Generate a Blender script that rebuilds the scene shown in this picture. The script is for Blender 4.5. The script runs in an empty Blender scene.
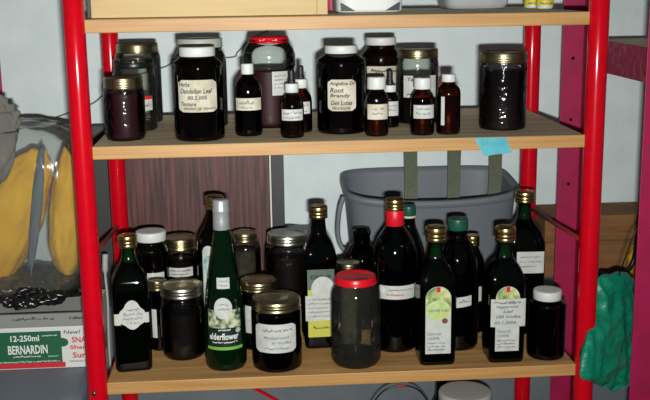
import bpy, bmesh, math, random
from mathutils import Vector, Matrix

S = bpy.context.scene
COL = S.collection
PI = math.pi

# ------------------------------------------------------------------ camera
CAM = Vector((-.148, -1.6608, .6682))
right = Vector((.99721904, -.07325837, -.01368935))
up = Vector((.02868879, .20781628, .97774708))
fwd = Vector((.06878329, .97542073, -.20934004))
cd = bpy.data.cameras.new('camera')
cam = bpy.data.objects.new('camera', cd)
COL.objects.link(cam)
m = Matrix.Identity(4)
for i in range(3):
    m[i][0], m[i][1], m[i][2], m[i][3] = right[i], up[i], -fwd[i], CAM[i]
cam.matrix_world = m
cd.sensor_fit = 'HORIZONTAL'
cd.sensor_width = 36
cd.lens = 1005.3 / 650 * 36
cd.clip_start = .02
S.camera = cam

# ------------------------------------------------------------------ world, camera flash, exposure
w = bpy.data.worlds.new('world')
S.world = w
w.use_nodes = True
w.node_tree.nodes['Background'].inputs[0].default_value = (.75, .9, 1, 1)
w.node_tree.nodes['Background'].inputs[1].default_value = .06
ld = bpy.data.lights.new('camera_flash', 'AREA')
ld.shape = 'RECTANGLE'
ld.size = .034
ld.size_y = .016
ld.energy = 12.2
ld.spread = math.radians(105)
ld.color = (1, .985, .96)
fl = bpy.data.objects.new('camera_flash', ld)
COL.objects.link(fl)
fl.location = CAM + right * .020 - up * .052
fl.rotation_euler = (Vector((-.17, .2, .42)) - fl.location).to_track_quat('-Z', 'Y').to_euler()
S.view_settings.view_transform = 'Standard'
S.view_settings.look = 'None'
S.view_settings.gamma = 1
S.view_settings.exposure = 0
S.cycles.transparent_max_bounces = 24
S.cycles.max_bounces = 8
random.seed(7)


# ------------------------------------------------------------------ materials
def lin(c):
    return tuple(((v / 255) / 12.92 if v / 255 <= .04045 else ((v / 255 + .055) / 1.055) ** 2.4) for v in c)


def mat(name, c, rough=.5, metal=0, spec=.5, noise=0, scale=20, stretch=(1, 1, 1), c2=None, bump=0, bscale=None, coat=0, detail=4, ramp=(.3, .7), bdist=.002):
    ma = bpy.data.materials.new(name)
    ma.use_nodes = True
    nt = ma.node_tree
    b = nt.nodes['Principled BSDF']
    b.inputs['Base Color'].default_value = (*c, 1)
    b.inputs['Roughness'].default_value = rough
    b.inputs['Metallic'].default_value = metal
    b.inputs['Specular IOR Level'].default_value = spec
    b.inputs['Coat Weight'].default_value = coat
    b.inputs['Coat Roughness'].default_value = .05
    if c2 or bump:
        tc = nt.nodes.new('ShaderNodeTexCoord')
        mp = nt.nodes.new('ShaderNodeMapping')
        mp.inputs['Scale'].default_value = stretch
        nt.links.new(tc.outputs['Object'], mp.inputs[0])
    if c2:
        n = nt.nodes.new('ShaderNodeTexNoise')
        n.inputs['Scale'].default_value = scale
        n.inputs['Detail'].default_value = detail
        r = nt.nodes.new('ShaderNodeValToRGB')
        r.color_ramp.elements[0].position = ramp[0]
        r.color_ramp.elements[1].position = ramp[1]
        r.color_ramp.elements[0].color = (*c, 1)
        r.color_ramp.elements[1].color = (*c2, 1)
        nt.links.new(mp.outputs[0], n.inputs['Vector'])
        nt.links.new(n.outputs[0], r.inputs[0])
        nt.links.new(r.outputs[0], b.inputs['Base Color'])
    if bump:
        n2 = nt.nodes.new('ShaderNodeTexNoise')
        n2.inputs['Scale'].default_value = bscale or scale
        n2.inputs['Detail'].default_value = 3
        bp = nt.nodes.new('ShaderNodeBump')
        bp.inputs['Strength'].default_value = bump
        bp.inputs['Distance'].default_value = bdist
        nt.links.new(mp.outputs[0], n2.inputs['Vector'])
        nt.links.new(n2.outputs[0], bp.inputs['Height'])
        nt.links.new(bp.outputs[0], b.inputs['Normal'])
    return ma


def glass(name, tint, edge=.6, bump=0, bscale=60, rough=.04, body=None, amount=.15, stretch=(1, 1, 1), ior=1.5):
    """thin-walled glass or film: tinted transmission (darker at grazing angles) under a clear reflection"""
    ma = bpy.data.materials.new(name)
    ma.use_nodes = True
    nt = ma.node_tree
    nt.nodes.clear()
    out = nt.nodes.new('ShaderNodeOutputMaterial')
    tr = nt.nodes.new('ShaderNodeBsdfTransparent')
    gl = nt.nodes.new('ShaderNodeBsdfGlossy')
    gl.inputs['Roughness'].default_value = rough
    fr = nt.nodes.new('ShaderNodeFresnel')
    fr.inputs['IOR'].default_value = ior
    lw = nt.nodes.new('ShaderNodeLayerWeight')
    lw.inputs[0].default_value = .3
    mc = nt.nodes.new('ShaderNodeMix')
    mc.data_type = 'RGBA'
    mc.inputs[6].default_value = (*tint, 1)
    mc.inputs[7].default_value = (*[t * edge for t in tint], 1)
    nt.links.new(lw.outputs['Facing'], mc.inputs[0])
    nt.links.new(mc.outputs[2], tr.inputs[0])
    mx = nt.nodes.new('ShaderNodeMixShader')
    nt.links.new(fr.outputs[0], mx.inputs[0])
    base = tr
    if body:
        df = nt.nodes.new('ShaderNodeBsdfDiffuse')
        df.inputs[0].default_value = (*body, 1)
        mb = nt.nodes.new('ShaderNodeMixShader')
        mb.inputs[0].default_value = amount
        nt.links.new(tr.outputs[0], mb.inputs[1])
        nt.links.new(df.outputs[0], mb.inputs[2])
        base = mb
    nt.links.new(base.outputs[0], mx.inputs[1])
    nt.links.new(gl.outputs[0], mx.inputs[2])
    if bump:
        tc = nt.nodes.new('ShaderNodeTexCoord')
        mp = nt.nodes.new('ShaderNodeMapping')
        mp.inputs['Scale'].default_value = stretch
        n2 = nt.nodes.new('ShaderNodeTexNoise')
        n2.inputs['Scale'].default_value = bscale
        bp = nt.nodes.new('ShaderNodeBump')
        bp.inputs['Strength'].default_value = bump
        bp.inputs['Distance'].default_value = .003
        nt.links.new(tc.outputs['Object'], mp.inputs[0])
        nt.links.new(mp.outputs[0], n2.inputs['Vector'])
        nt.links.new(n2.outputs[0], bp.inputs['Height'])
        for nn in (gl, fr) + ((df,) if body else ()):
            nt.links.new(bp.outputs[0], nn.inputs['Normal'])
    nt.links.new(mx.outputs[0], out.inputs[0])
    return ma


M = dict(
    wall=mat('painted_wall', lin((220, 235, 234)), .8, c2=lin((234, 246, 245)), scale=12, bump=.5, bscale=110),
    ledge=mat('grey_concrete', lin((98, 108, 114)), .85, c2=lin((112, 120, 126)), scale=14, bump=.4, bscale=60),
    floor=mat('concrete_floor', lin((90, 88, 84)), .9, c2=lin((115, 112, 106)), scale=6, bump=.3, bscale=40),
    red=mat('red_enamel', lin((208, 6, 30)), .2, c2=lin((196, 5, 24)), scale=60, spec=.35),
    rod=mat('dull_red_rod', lin((140, 40, 42)), .45),
    magenta=mat('magenta_paint', lin((172, 20, 78)), .5, c2=lin((150, 22, 66)), scale=25, ramp=(.4, .75)),
    magenta_worn=mat('worn_magenta_paint', lin((150, 28, 66)), .55, c2=lin((170, 110, 120)), scale=60, ramp=(.5, .8)),
    edge=mat('beech_edging', lin((194, 150, 90)), .5, c2=lin((172, 126, 68)), scale=6, stretch=(1, 8, 30), ramp=(.3, .75)),
    top_old=mat('dusty_shelf_top', lin((226, 208, 168)), .7, c2=lin((178, 160, 128)), scale=9, stretch=(.5, 7, 3), ramp=(.3, .7)),
    top_low=mat('oak_shelf_top', lin((214, 168, 104)), .6, c2=lin((168, 124, 74)), scale=9, stretch=(.5, 9, 3), ramp=(.3, .7)),
    ply=mat('pale_plywood', lin((204, 180, 126)), .6, c2=lin((194, 168, 114)), scale=8, stretch=(.6, 4, 10)),
    woodgrain=mat('dark_woodgrain', lin((44, 16, 15)), .5, c2=lin((108, 58, 52)), scale=38, stretch=(4, 1, .16), detail=10, ramp=(.36, .66)),
    charcoal=mat('charcoal', lin((48, 50, 50)), .5),
    white_edge=mat('white_edge', lin((220, 224, 222)), .5),
    bin=mat('grey_plastic', lin((108, 116, 122)), .5, bump=.12, bscale=90),
    tote=mat('slate_grey_plastic', lin((118, 128, 138)), .55, bump=.1, bscale=50),
    strap=mat('olive_webbing', lin((122, 128, 106)), .85, c2=lin((104, 112, 92)), scale=200),
    card=mat('brown_cardboard', lin((150, 108, 62)), .8, c2=lin((120, 84, 46)), scale=12, stretch=(1, 1, 5)),
    brass=mat('brass_lid', lin((172, 160, 122)), .3, 1, bump=.12, bscale=120),
    silver=mat('tin_lid', lin((200, 200, 188)), .3, 1, bump=.12, bscale=120),
    goldcap=mat('gold_cap', lin((208, 182, 120)), .27, 1),
    silvercap=mat('silver_capsule', lin((186, 190, 190)), .36, .5, bump=.15, bscale=150),
    white=mat('white_plastic', lin((212, 218, 212)), .45),
    offwhite=mat('greyish_plastic', lin((176, 180, 172)), .45),
    redlid=mat('red_painted_lid', lin((214, 18, 34)), .3),
    black=mat('black_plastic', (.008, .008, .009), .35),
    rubber=mat('black_rubber', (.012, .012, .014), .5),
    greencap=mat('green_cap', lin((28, 84, 66)), .35),
    redsleeve=mat('red_sleeve', lin((214, 20, 40)), .4),
    paper=mat('label_paper', lin((204, 208, 202)), .8, c2=lin((186, 190, 182)), scale=60),
    oldpaper=mat('yellowed_paper', lin((208, 204, 184)), .8, c2=lin((172, 162, 136)), scale=35, ramp=(.4, .75)),
    stain=mat('paper_stain', lin((176, 166, 128)), .8, c2=lin((206, 200, 170)), scale=90),
    ink=mat('pen_ink', lin((44, 50, 62)), .7),
    fadedink=mat('faded_ink', lin((128, 134, 136)), .8),
    greyink=mat('grey_print', lin((104, 108, 104)), .7),
    whiteink=mat('white_print', lin((226, 232, 226)), .6),
    redink=mat('red_print', lin((200, 30, 44)), .6),
    flora=mat('elderflower_print', lin((40, 66, 36)), .5, c2=lin((206, 214, 176)), scale=110, ramp=(.35, .62)),
    darkgreen=mat('dark_green_print', lin((18, 40, 28)), .4),
    lime=mat('lime_print', lin((112, 176, 70)), .5),
    olivepic=mat('olive_print', lin((92, 132, 60)), .5, c2=lin((214, 214, 150)), scale=70, ramp=(.35, .6)),
    palegreen=mat('pale_green_print', lin((206, 222, 160)), .5, c2=lin((170, 196, 110)), scale=90),
    brownprint=mat('brown_print', lin((128, 70, 56)), .5),
    yellowlabel=mat('yellow_green_print', lin((192, 190, 74)), .6),
    tealprint=mat('teal_print', lin((96, 160, 160)), .6, c2=lin((214, 222, 216)), scale=60, ramp=(.35, .6)),
    greygreen=mat('grey_green_print', lin((72, 92, 84)), .5, c2=lin((96, 112, 100)), scale=60),
    tape=mat('teal_tape', lin((92, 186, 196)), .6, c2=lin((76, 168, 180)), scale=80),
    cloth_y=mat('yellow_fabric', lin((226, 178, 30)), .85, c2=lin((204, 150, 16)), scale=14, bump=.7, bscale=26),
    cloth_g=mat('grey_fabric', lin((120, 118, 110)), .85, c2=lin((92, 92, 88)), scale=10, bump=.8, bscale=18),
    violet=mat('violet_grey_tag', lin((92, 86, 112)), .6, c2=lin((70, 104, 96)), scale=22),
    shiny_black=mat('shiny_black_plastic', (.010, .010, .010), .22, bump=.45, bscale=22),
    green_bag=mat('green_nylon', lin((14, 140, 106)), .42, c2=lin((8, 122, 92)), scale=12, bump=1, bscale=34, bdist=.006, stretch=(1, 1, 1.6)),
    box_white=mat('box_white', lin((212, 216, 210)), .6),
    box_grey=mat('box_flap_grey', lin((136, 140, 132)), .7),
    box_green=mat('box_green', lin((22, 92, 58)), .5),
    navy=mat('navy_print', lin((12, 34, 46)), .5),
    yellow=mat('yellow_print', lin((218, 206, 60)), .5),
    cable=mat('grey_cable', lin((104, 106, 104)), .5),
    bolt=mat('bolt_metal', lin((150, 130, 120)), .4, 1),
    neck_glow=glass('green_neck_glow', (.4, .7, .45), .5, body=(.09, .22, .12), amount=.6),  # diffuse green puts the glow of scattered light into the neck colour
    clear=glass('clear_glass', (.93, .94, .92), .55),
    clear_lifted=glass('brightened_clear_glass', (.94, .95, .92), .6, body=(.45, .47, .40), amount=.018, bump=.2, bscale=50, rough=.08),  # faint diffuse haze put in to brighten the shadowed empty jars
    clear_emb=glass('embossed_clear_glass', (.90, .91, .90), .5, bump=.9, bscale=75, rough=.1),
    clear_dim=glass('dim_clear_glass', (.88, .90, .86), .55, bump=.3, bscale=60, rough=.08),
    green=glass('dark_green_glass', (.16, .34, .20), .4),
    green2=glass('bottle_green_glass', (.10, .40, .13), .5, body=(.005, .060, .014), amount=.13),  # diffuse green body paints in the glow of light through the bottle
    dark=glass('black_olive_glass', (.12, .15, .12), .4),
    amber=glass('amber_glass', (.58, .24, .08), .4),
    darkamber=glass('dark_amber_glass', (.28, .15, .10), .4),
    film=glass('clear_plastic_film', (.95, .96, .95), .95, ior=1.28, bump=1, bscale=34, rough=.14, body=(.36, .37, .35), amount=.13, stretch=(1.6, 1, .5)),
    tub=glass('frosted_plastic', (.7, .74, .76), .6, rough=.2, body=(.7, .73, .74), amount=.55),
    tincture=mat('dark_tincture', (.004, .002, .002), .6, spec=.12),
    maroon=mat('maroon_liquid', (.030, .003, .006), .5, spec=.3),
    berry=mat('berry_liquid', (.022, .003, .006), .5, spec=.15),
    brown=mat('brown_liquid', (.022, .007, .004), .35, spec=.3),
    residue=mat('greenish_herb', lin((70, 62, 46)), .8, c2=lin((34, 28, 22)), scale=70),
)


# ------------------------------------------------------------------ object helpers
def link(name, me, ma, parent=None):
    o = bpy.data.objects.new(name, me)
    COL.objects.link(o)
    for q in (ma if isinstance(ma, (list, tuple)) else [ma]):
        me.materials.append(M[q] if isinstance(q, str) else q)
    if parent:
        o.parent = parent
    return o


def mesh(name, verts, faces, ma, parent=None, smooth=True, idx=None):
    me = bpy.data.meshes.new(name)
    me.from_pydata([tuple(v) for v in verts], [], faces)
    if smooth:
        me.shade_smooth()
    o = link(name, me, ma, parent)
    if idx:
        for p, i in zip(me.polygons, idx):
            p.material_index = i
    return o


def thing(name, label, cat, loc=(0, 0, 0), rz=0, group=None):
    o = bpy.data.objects.new(name, None)
    COL.objects.link(o)
    o.empty_display_size = .02
    o.location = loc
    o.rotation_euler = (0, 0, rz)
    return tag(o, label, cat, group)


def tag(o, label, cat, group=None):
    o['label'] = label
    o['category'] = cat
    if group:
        o['group'] = group
    return o


def struct(o):
    o['kind'] = 'structure'
    return o


def box(name, a, b, ma, parent=None, bev=.001, face_mats=None, seg=2):
    bm = bmesh.new()
    bmesh.ops.create_cube(bm, size=1)
    c = [(a[i] + b[i]) / 2 for i in range(3)]
    d = [abs(b[i] - a[i]) for i in range(3)]
    for v in bm.verts:
        v.co = Vector((v.co[i] * d[i] + c[i] for i in range(3)))
    if bev:
        bmesh.ops.bevel(bm, geom=bm.edges[:], offset=min(bev, min(d) * .4), segments=seg, affect='EDGES', profile=.5)
    if face_mats:
        bm.normal_update()
        for f in bm.faces:
            f.material_index = face_mats(f.normal)
    me = bpy.data.meshes.new(name)
    bm.to_mesh(me)
    bm.free()
    return link(name, me, ma, parent)


def tube(name, pts, r, ma, parent=None, seg=16, caps=True):
    pts = [Vector(p) for p in pts]
    verts, faces = [], []
    nrm = None
    for i, p in enumerate(pts):
        t = (pts[min(i + 1, len(pts) - 1)] - pts[max(i - 1, 0)]).normalized()
        if nrm is None:
            nrm = t.orthogonal().normalized()
        nrm = (nrm - t * nrm.dot(t)).normalized()
        bn = t.cross(nrm)
        rr = r[i] if isinstance(r, (list, tuple)) else r
        for k in range(seg):
            a = 2 * PI * k / seg
            verts.append(p + nrm * rr * math.cos(a) + bn * rr * math.sin(a))
    for i in range(len(pts) - 1):
        for k in range(seg):
            faces.append((i * seg + k, i * seg + (k + 1) % seg, (i + 1) * seg + (k + 1) % seg, (i + 1) * seg + k))
    if caps:
        faces.append(tuple(range(seg))[::-1])
        faces.append(tuple((len(pts) - 1) * seg + k for k in range(seg)))
    return mesh(name, verts, faces, ma, parent)


def smooth_pts(pts, n=6):
    out = []
    P = [Vector(p) for p in pts]
    for i in range(len(P) - 1):
        p0, p1, p2, p3 = P[max(i - 1, 0)], P[i], P[i + 1], P[min(i + 2, len(P) - 1)]
        for k in range(n):
            t = k / n
            out.append(.5 * ((2 * p1) + (p2 - p0) * t + (2 * p0 - 5 * p1 + 4 * p2 - p3) * t * t + (3 * p1 - p0 - 3 * p2 + p3) * t ** 3))
    out.append(P[-1])
    return out


def sect(r, sq, a):
    """point of a round (sq 0) to square (sq 1) cross-section"""
    c, s = math.cos(a), math.sin(a)
    if sq <= 0:
        return r * c, r * s
    n = 2 + sq * 7
    k = r / (abs(c) ** n + abs(s) ** n) ** (1 / n)
    return k * c, k * s


def lathe(name, prof, ma, parent=None, seg=48, close_bottom=True, close_top=False, rib=None):
    """prof rows: (radius, z[, squareness]); rib(a, i) scales radius"""
    verts, faces = [], []
    for i, row in enumerate(prof):
        r, z = row[0], row[1]
        sq = row[2] if len(row) > 2 else 0
        for k in range(seg):
            a = 2 * PI * k / seg
            x, y = sect(r * (rib(k, i) if rib else 1), sq, a)
            verts.append((x, y, z))
    n = len(prof)
    for i in range(n - 1):
        for k in range(seg):
            faces.append((i * seg + k, i * seg + (k + 1) % seg, (i + 1) * seg + (k + 1) % seg, (i + 1) * seg + k))
    if close_bottom:
        faces.append(tuple(range(seg))[::-1])
    if close_top:
        faces.append(tuple((n - 1) * seg + k for k in range(seg)))
    return mesh(name, verts, faces, ma, parent)


def rnd(rows, steps=4):
    """round each corner of a profile a little with a quadratic curve"""
    out = [rows[0]]
    for i in range(1, len(rows) - 1):
        a, b, c = rows[i - 1], rows[i], rows[i + 1]
        f = .42
        la = math.hypot(a[0] - b[0], a[1] - b[1])
        lc = math.hypot(c[0] - b[0], c[1] - b[1])
        q = min(la, lc) * f
        ga = lambda p, l: tuple(b[j] + (p[j] - b[j]) * (q / l if l else 0) for j in range(len(b)))
        p0, p2 = ga(a, la), ga(c, lc)
        for s in range(steps + 1):
            t = s / steps
            out.append(tuple((1 - t) ** 2 * p0[j] + 2 * t * (1 - t) * b[j] + t * t * p2[j] for j in range(len(b))))
    out.append(rows[-1])
    return out


def prof_at(prof, z):
    for a, b in zip(prof, prof[1:]):
        if a[1] <= z <= b[1] and b[1] > a[1]:
            t = (z - a[1]) / (b[1] - a[1])
            return tuple(a[j] + (b[j] - a[j]) * t for j in range(len(a)))
    return prof[-1]


# ------------------------------------------------------------------ labels and lettering
class Surf:
    """wraps flat label coordinates (s across, z up) onto the front of a vessel, or onto a flat panel"""

    def __init__(self, prof=None, turn=0, flat=None):
        self.prof, self.turn, self.flat = prof, turn, flat

    def __call__(self, s, z, off):
        if self.flat:
            o, ux, uz, n = self.flat
            return o + ux * s + uz * z + n * off
        row = prof_at(self.prof, z)
        r, sq = row[0], (row[2] if len(row) > 2 else 0)
        if sq < .35:
            a = -PI / 2 + self.turn + s / r
        else:
            t = s / r
            if abs(t) <= 1:
                a = -PI / 2 + self.turn + math.atan(t)
            else:
                sg = 1 if t > 0 else -1
                a = -PI / 2 + self.turn + sg * (PI / 2 - math.atan(max(2 - abs(t), -1)))
        x, y = sect(r, sq, a)
        x2, y2 = sect(r + off, sq, a)
        return Vector((x2, y2, z))


def patch(name, surf, s0, s1, z0, z1, ma, parent, off=.0005, shape='rect', nu=18, nv=12, tilt=0, rag=0):
    verts, faces = [], []
    sc, hw = (s0 + s1) / 2, (s1 - s0) / 2
    for j in range(nv + 1):
        v = j / nv
        zz = z0 + (z1 - z0) * v
        if shape == 'oval':
            v = .5 - .5 * math.cos(PI * j / nv)
            zz = z0 + (z1 - z0) * v
            k = max(math.sqrt(max(1 - (2 * v - 1) ** 2, 0)), .02)
        elif shape == 'arch':
            hh = hw
            zt = z1 - hh
            k = 1
            if j > nv // 2:
                q = (j - nv // 2) / (nv - nv // 2)
                zz = zt + hh * math.sin(q * PI / 2)
                k = max(math.cos(q * PI / 2), .02)
            else:
                zz = z0 + (zt - z0) * j / (nv // 2)
        elif shape == 'cloud':
            v = .5 - .5 * math.cos(PI * j / nv)
            zz = z0 + (z1 - z0) * v
            k = .62 * max(math.sqrt(max(1 - (2 * v - 1) ** 2, 0)), .02) + .2 * (1 if .22 < v < .74 else 0) + .18 * math.exp(-((v - .35) / .17) ** 2)
            k = min(k, 1)
        elif shape == 'round':
            e = min(v, 1 - v) * (z1 - z0)
            rr = min(hw, (z1 - z0) / 2) * .3
            k = 1 if e >= rr else 1 - (rr - math.sqrt(max(rr * rr - (rr - e) ** 2, 0))) / hw
        else:
            k = 1
        if rag:
            k *= 1 - rag * random.random()
        for i in range(nu + 1):
            s = sc + hw * k * (2 * i / nu - 1)
            verts.append(surf(s, zz + tilt * (s - sc), off))
    for j in range(nv):
        for i in range(nu):
            a = j * (nu + 1) + i
            faces.append((a, a + 1, a + nu + 2, a + nu + 1))
    return mesh(name, verts, faces, ma, parent, smooth=True)


def text_geo(body, width=None, height=None):
    cu = bpy.data.curves.new('lettering', 'FONT')
    cu.body = body
    cu.resolution_u = 2
    cu.offset = .022
    ob = bpy.data.objects.new('lettering', cu)
    COL.objects.link(ob)
    dg = bpy.context.evaluated_depsgraph_get()
    dg.update()
    me = bpy.data.meshes.new_from_object(ob.evaluated_get(dg))
    vs = [Vector(v.co) for v in me.vertices]
    fs = [tuple(p.vertices) for p in me.polygons]
    bpy.data.objects.remove(ob)
    bpy.data.curves.remove(cu)
    bpy.data.meshes.remove(me)
    if not vs:
        return [], []
    x0, x1 = min(v.x for v in vs), max(v.x for v in vs)
    y0, y1 = min(v.y for v in vs), max(v.y for v in vs)
    sx = width / (x1 - x0) if width else None
    sy = height / (y1 - y0) if height else None
    sx = sx or sy
    sy = sy or sx
    return [((v.x - x0) * sx, (v.y - y0) * sy) for v in vs], fs


def writing(name, surf, lines, ma, parent, off=.0009):
    """lines: (text, s_left, z_base, width, height, slant). '~' draws a line of illegible pen strokes"""
    V, F = [], []
    for (txt, s0, z0, wd, ht, sl) in lines:
        if txt == '~':
            n = max(6, int(wd / (ht * .42)))
            rows = []
            for i in range(n + 1):
                s = s0 + wd * i / n
                z = z0 + ht * (random.uniform(.55, 1) if i % 2 else random.uniform(0, .35))
                if random.random() < .12:
                    z += ht * .5
                rows.append((s, z))
            lw = ht * .17
            for (a, b) in zip(rows, rows[1:]):
                if random.random() < .12:
                    continue
                k = len(V)
                dx, dz = b[0] - a[0], b[1] - a[1]
                L = math.hypot(dx, dz)
                nx, nz = -dz / L * lw, dx / L * lw
                for (s, z) in ((a[0] - nx, a[1] - nz), (b[0] - nx, b[1] - nz), (b[0] + nx, b[1] + nz), (a[0] + nx, a[1] + nz)):
                    V.append(surf(s, z, off))
                F.append((k, k + 1, k + 2, k + 3))
            continue
        vs, fs = text_geo(txt, wd, ht)
        k = len(V)
        for (x, y) in vs:
            V.append(surf(s0 + x + sl * y, z0 + y, off))
        F += [tuple(i + k for i in f) for f in fs]
    return mesh(name, V, F, ma, parent, smooth=False)


# ------------------------------------------------------------------ lids
def screw_lid(z, r, h, ma, parent, name='lid', ribs=0, dome=.0):
    """z is the underside; a rolled skirt, thread rings and a slightly sunken top panel"""
    p = [(r * .97, z), (r * 1.0, z + h * .04), (r * 1.015, z + h * .10), (r * 1.0, z + h * .17), (r * .985, z + h * .22),
         (r * .985, z + h * .40), (r * 1.0, z + h * .46), (r * .985, z + h * .52), (r * .985, z + h * .64), (r * 1.0, z + h * .70),
         (r * .985, z + h * .76), (r * .985, z + h * .90), (r * .97, z + h * .97), (r * .94, z + h), (r * .88, z + h), (r * .85, z + h * .94 + dome),
         (r * .4, z + h * .94 + dome), (r * .002, z + h * .94 + dome)]
    return lathe(name, p, ma, parent, 56)


def plastic_lid(z, r, h, ma, parent, name='lid'):
    p = [(r * .98, z), (r, z + h * .05), (r, z + h * .85), (r * .985, z + h * .93), (r * .95, z + h * .985), (r * .90, z + h), (r * .5, z + h), (r * .002, z + h)]
    return lathe(name, p, ma, parent, 96, rib=lambda k, i: 1.012 if (k % 2 and 1 <= i <= 2) else 1)


def tin_lid(z, r, h, ma, parent, name='lid'):
    p = [(r * .99, z), (r * 1.02, z + h * .06), (r * 1.03, z + h * .16), (r * 1.02, z + h * .26), (r * .985, z + h * .32), (r * .985, z + h * .8),
         (r * .97, z + h * .93), (r * .93, z + h), (r * .87, z + h), (r * .84, z + h * .93), (r * .3, z + h * .93), (r * .002, z + h * .93)]
    return lathe(name, p, ma, parent, 56)


def bottle_cap(z, r, h, ma, parent, name='cap'):
    p = [(r * .96, z), (r, z + h * .02), (r, z + h * .20), (r * .98, z + h * .23), (r * .98, z + h * .27), (r, z + h * .30), (r, z + h * .46),
         (r * .985, z + h * .49), (r * .985, z + h * .53), (r, z + h * .56), (r, z + h * .90), (r * .96, z + h * .97), (r * .88, z + h), (r * .5, z + h), (r * .002, z + h)]
    return lathe(name, p, ma, parent, 64, rib=lambda k, i: .985 if (k % 2 and 11 <= i <= 11) else 1)


# ------------------------------------------------------------------ vessels
def jar_prof(r, h, nr, shoulder=.80, base=.93):
    zs = h * shoulder
    raw = [(r * base * .96, .0005), (r * base * 1.02, .0010), (r * .99, .0035), (r, .010), (r, zs), (r * .97, zs + (h - zs) * .25), (nr * 1.03, zs + (h - zs) * .62), (nr, zs + (h - zs) * .72), (nr, h)]
    return rnd(raw)


def inside(prof, level, gap=.0018):
    """contents: the glass profile shrunk by a wall thickness, cut at a fill level"""
    out = []
    for row in prof:
        if row[1] >= level:
            break
        out.append((max(row[0] - gap, .001), max(row[1], .003)) + tuple(row[2:]))
    e = prof_at(prof, level)
    out.append((max(e[0] - gap, .001), level) + tuple(e[2:]))
    return out


LOW = []


def vessel(kind, label, cat, x, y, z, prof, glass_m, fill_m=None, level=0, rz=0, group=None, seg=48):
    t = thing(kind, label, cat, (x, y, z), rz, group)
    g = lathe('glass_body', prof, glass_m, t, seg)
    if z == 0:
        LOW.append(t)
    if fill_m:
        f = lathe('contents', inside(prof, level), fill_m, t, seg, close_top=True)
    return t, prof


def add_label(t, prof, s0, s1, z0, z1, ma='paper', shape='rect', turn=0, name='label', tilt=0, lines=None, ink='ink', off=.0006, lab=None, rag=0):
    sf = Surf(prof, turn)
    l = patch(name, sf, s0, s1, z0, z1, ma, t, off, shape, tilt=tilt, rag=rag)
    if lab:
        l['label'] = lab
    if lines:
        writing('writing', sf, lines, ink, l, off + .0004)
    return l


H1, H2 = .4128, .6187
Z1, Z2 = H1, H2

# ================================================================== the room
struct(mesh('wall_back', [(-2.6, .68, -.55), (2.6, .68, -.55), (2.6, .68, 1.9), (-2.6, .68, 1.9), (-2.6, .76, -.55), (2.6, .76, -.55), (2.6, .76, 1.9), (-2.6, .76, 1.9)],
            [(0, 1, 2, 3), (7, 6, 5, 4), (3, 2, 6, 7), (0, 3, 7, 4), (1, 5, 6, 2)], 'wall', smooth=False))
struct(box('trim_1', (-2.6, .44, -.5), (2.6, .68, -.005), 'ledge', bev=.006))       # low concrete ledge along the wall
struct(box('floor', (-2.6, -2.4, -.56), (2.6, .76, -.5), 'floor', bev=0))

# ================================================================== red shelving unit
W2 = .43
unit = thing('shelving_unit', 'red tubular steel shelving unit with beech edged shelves holding jars and bottles', 'shelving unit', (0, .2, -.5))


def U(p):
    return (p[0], p[1] - .2, p[2] + .5)


def ubox(name, a, b, ma, **k):
    return box(name, U(a), U(b), ma, unit, **k)


for (px, py) in ((-W2, 0), (W2, 0), (-W2, .397), (W2, .397)):
    tube('post', [U((px, py, zz)) for zz in (-.498, -.2, .1, .5, .9)], .0172, 'red', unit, 40)


def board(z, top, th=.0215):
    o = ubox('shelf_board', (-.4135, -.004, z - th), (.4135, .397, z), [M['edge'], M[top]], bev=.0012, face_mats=lambda n: 1 if n.z > .6 else 0)
    return o


board(0, 'top_low')
board(Z1, 'top_old')
board(Z2, 'top_old')
board(-.395, 'top_old')
for zz in (0, Z1, Z2, -.395):      # the brackets that carry each board's ends
    for sx in (-1, 1):
        ubox('shelf_bracket', (sx * .4142, .016, zz - .019), (sx * .4170, .381, zz - .006), 'red', bev=.0005)
tube('side_brace', [U((-.428, .012, .222)), U((-.431, .2, .204)), U((-.434, .383, .187))], .0042, 'rod', unit, 10)
tube('side_brace', [U((.425, .012, .221)), U((.430, .2, .209)), U((.434, .383, .198))], .0042, 'rod', unit, 10)
tube('cross_brace', [U((-.43, .4165, -.022)), U((-.15, .4165, -.203)), U((.26, .4165, -.468))], .0038, 'red', unit, 10)
b = tube('bolt', [U((-.4335, -.0172, -.012)), U((-.4335, -.0205, -.012))], .004, 'bolt', unit, 10)

tp = mesh('masking_tape', [(.2235, -.0048, .4116), (.2780, -.0048, .4112), (.2830, -.0046, .3960), (.2885, -.0054, .3860), (.272, -.0050, .3840), (.256, -.0048, .3830), (.2400, -.0054, .3800), (.2320, -.0048, .3950),
                           (.2225, .010, .4134), (.2765, .008, .4134)],
          [(0, 7, 6, 5, 4, 3, 2, 1), (0, 1, 9, 8)], 'tape', smooth=False)
tag(tp, 'strip of teal masking tape stuck on the edge of the upper shelf', 'tape')

# ================================================================== upper shelf jars (left to right)
SCR = '~'
# U1
t, p = vessel('preserve_jar', 'small embossed jar of dark berry liquid with gold lid, leftmost on middle shelf', 'jar', -.3675, .076, Z1,
              rnd([(.029, .0005), (.031, .0012), (.0345, .007), (.0350, .02), (.0352, .075), (.0345, .084), (.0325, .0885), (.0315, .106)]), 'clear_emb', 'berry', .080)
screw_lid(.088, .0335, .0195, 'brass', t)
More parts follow.
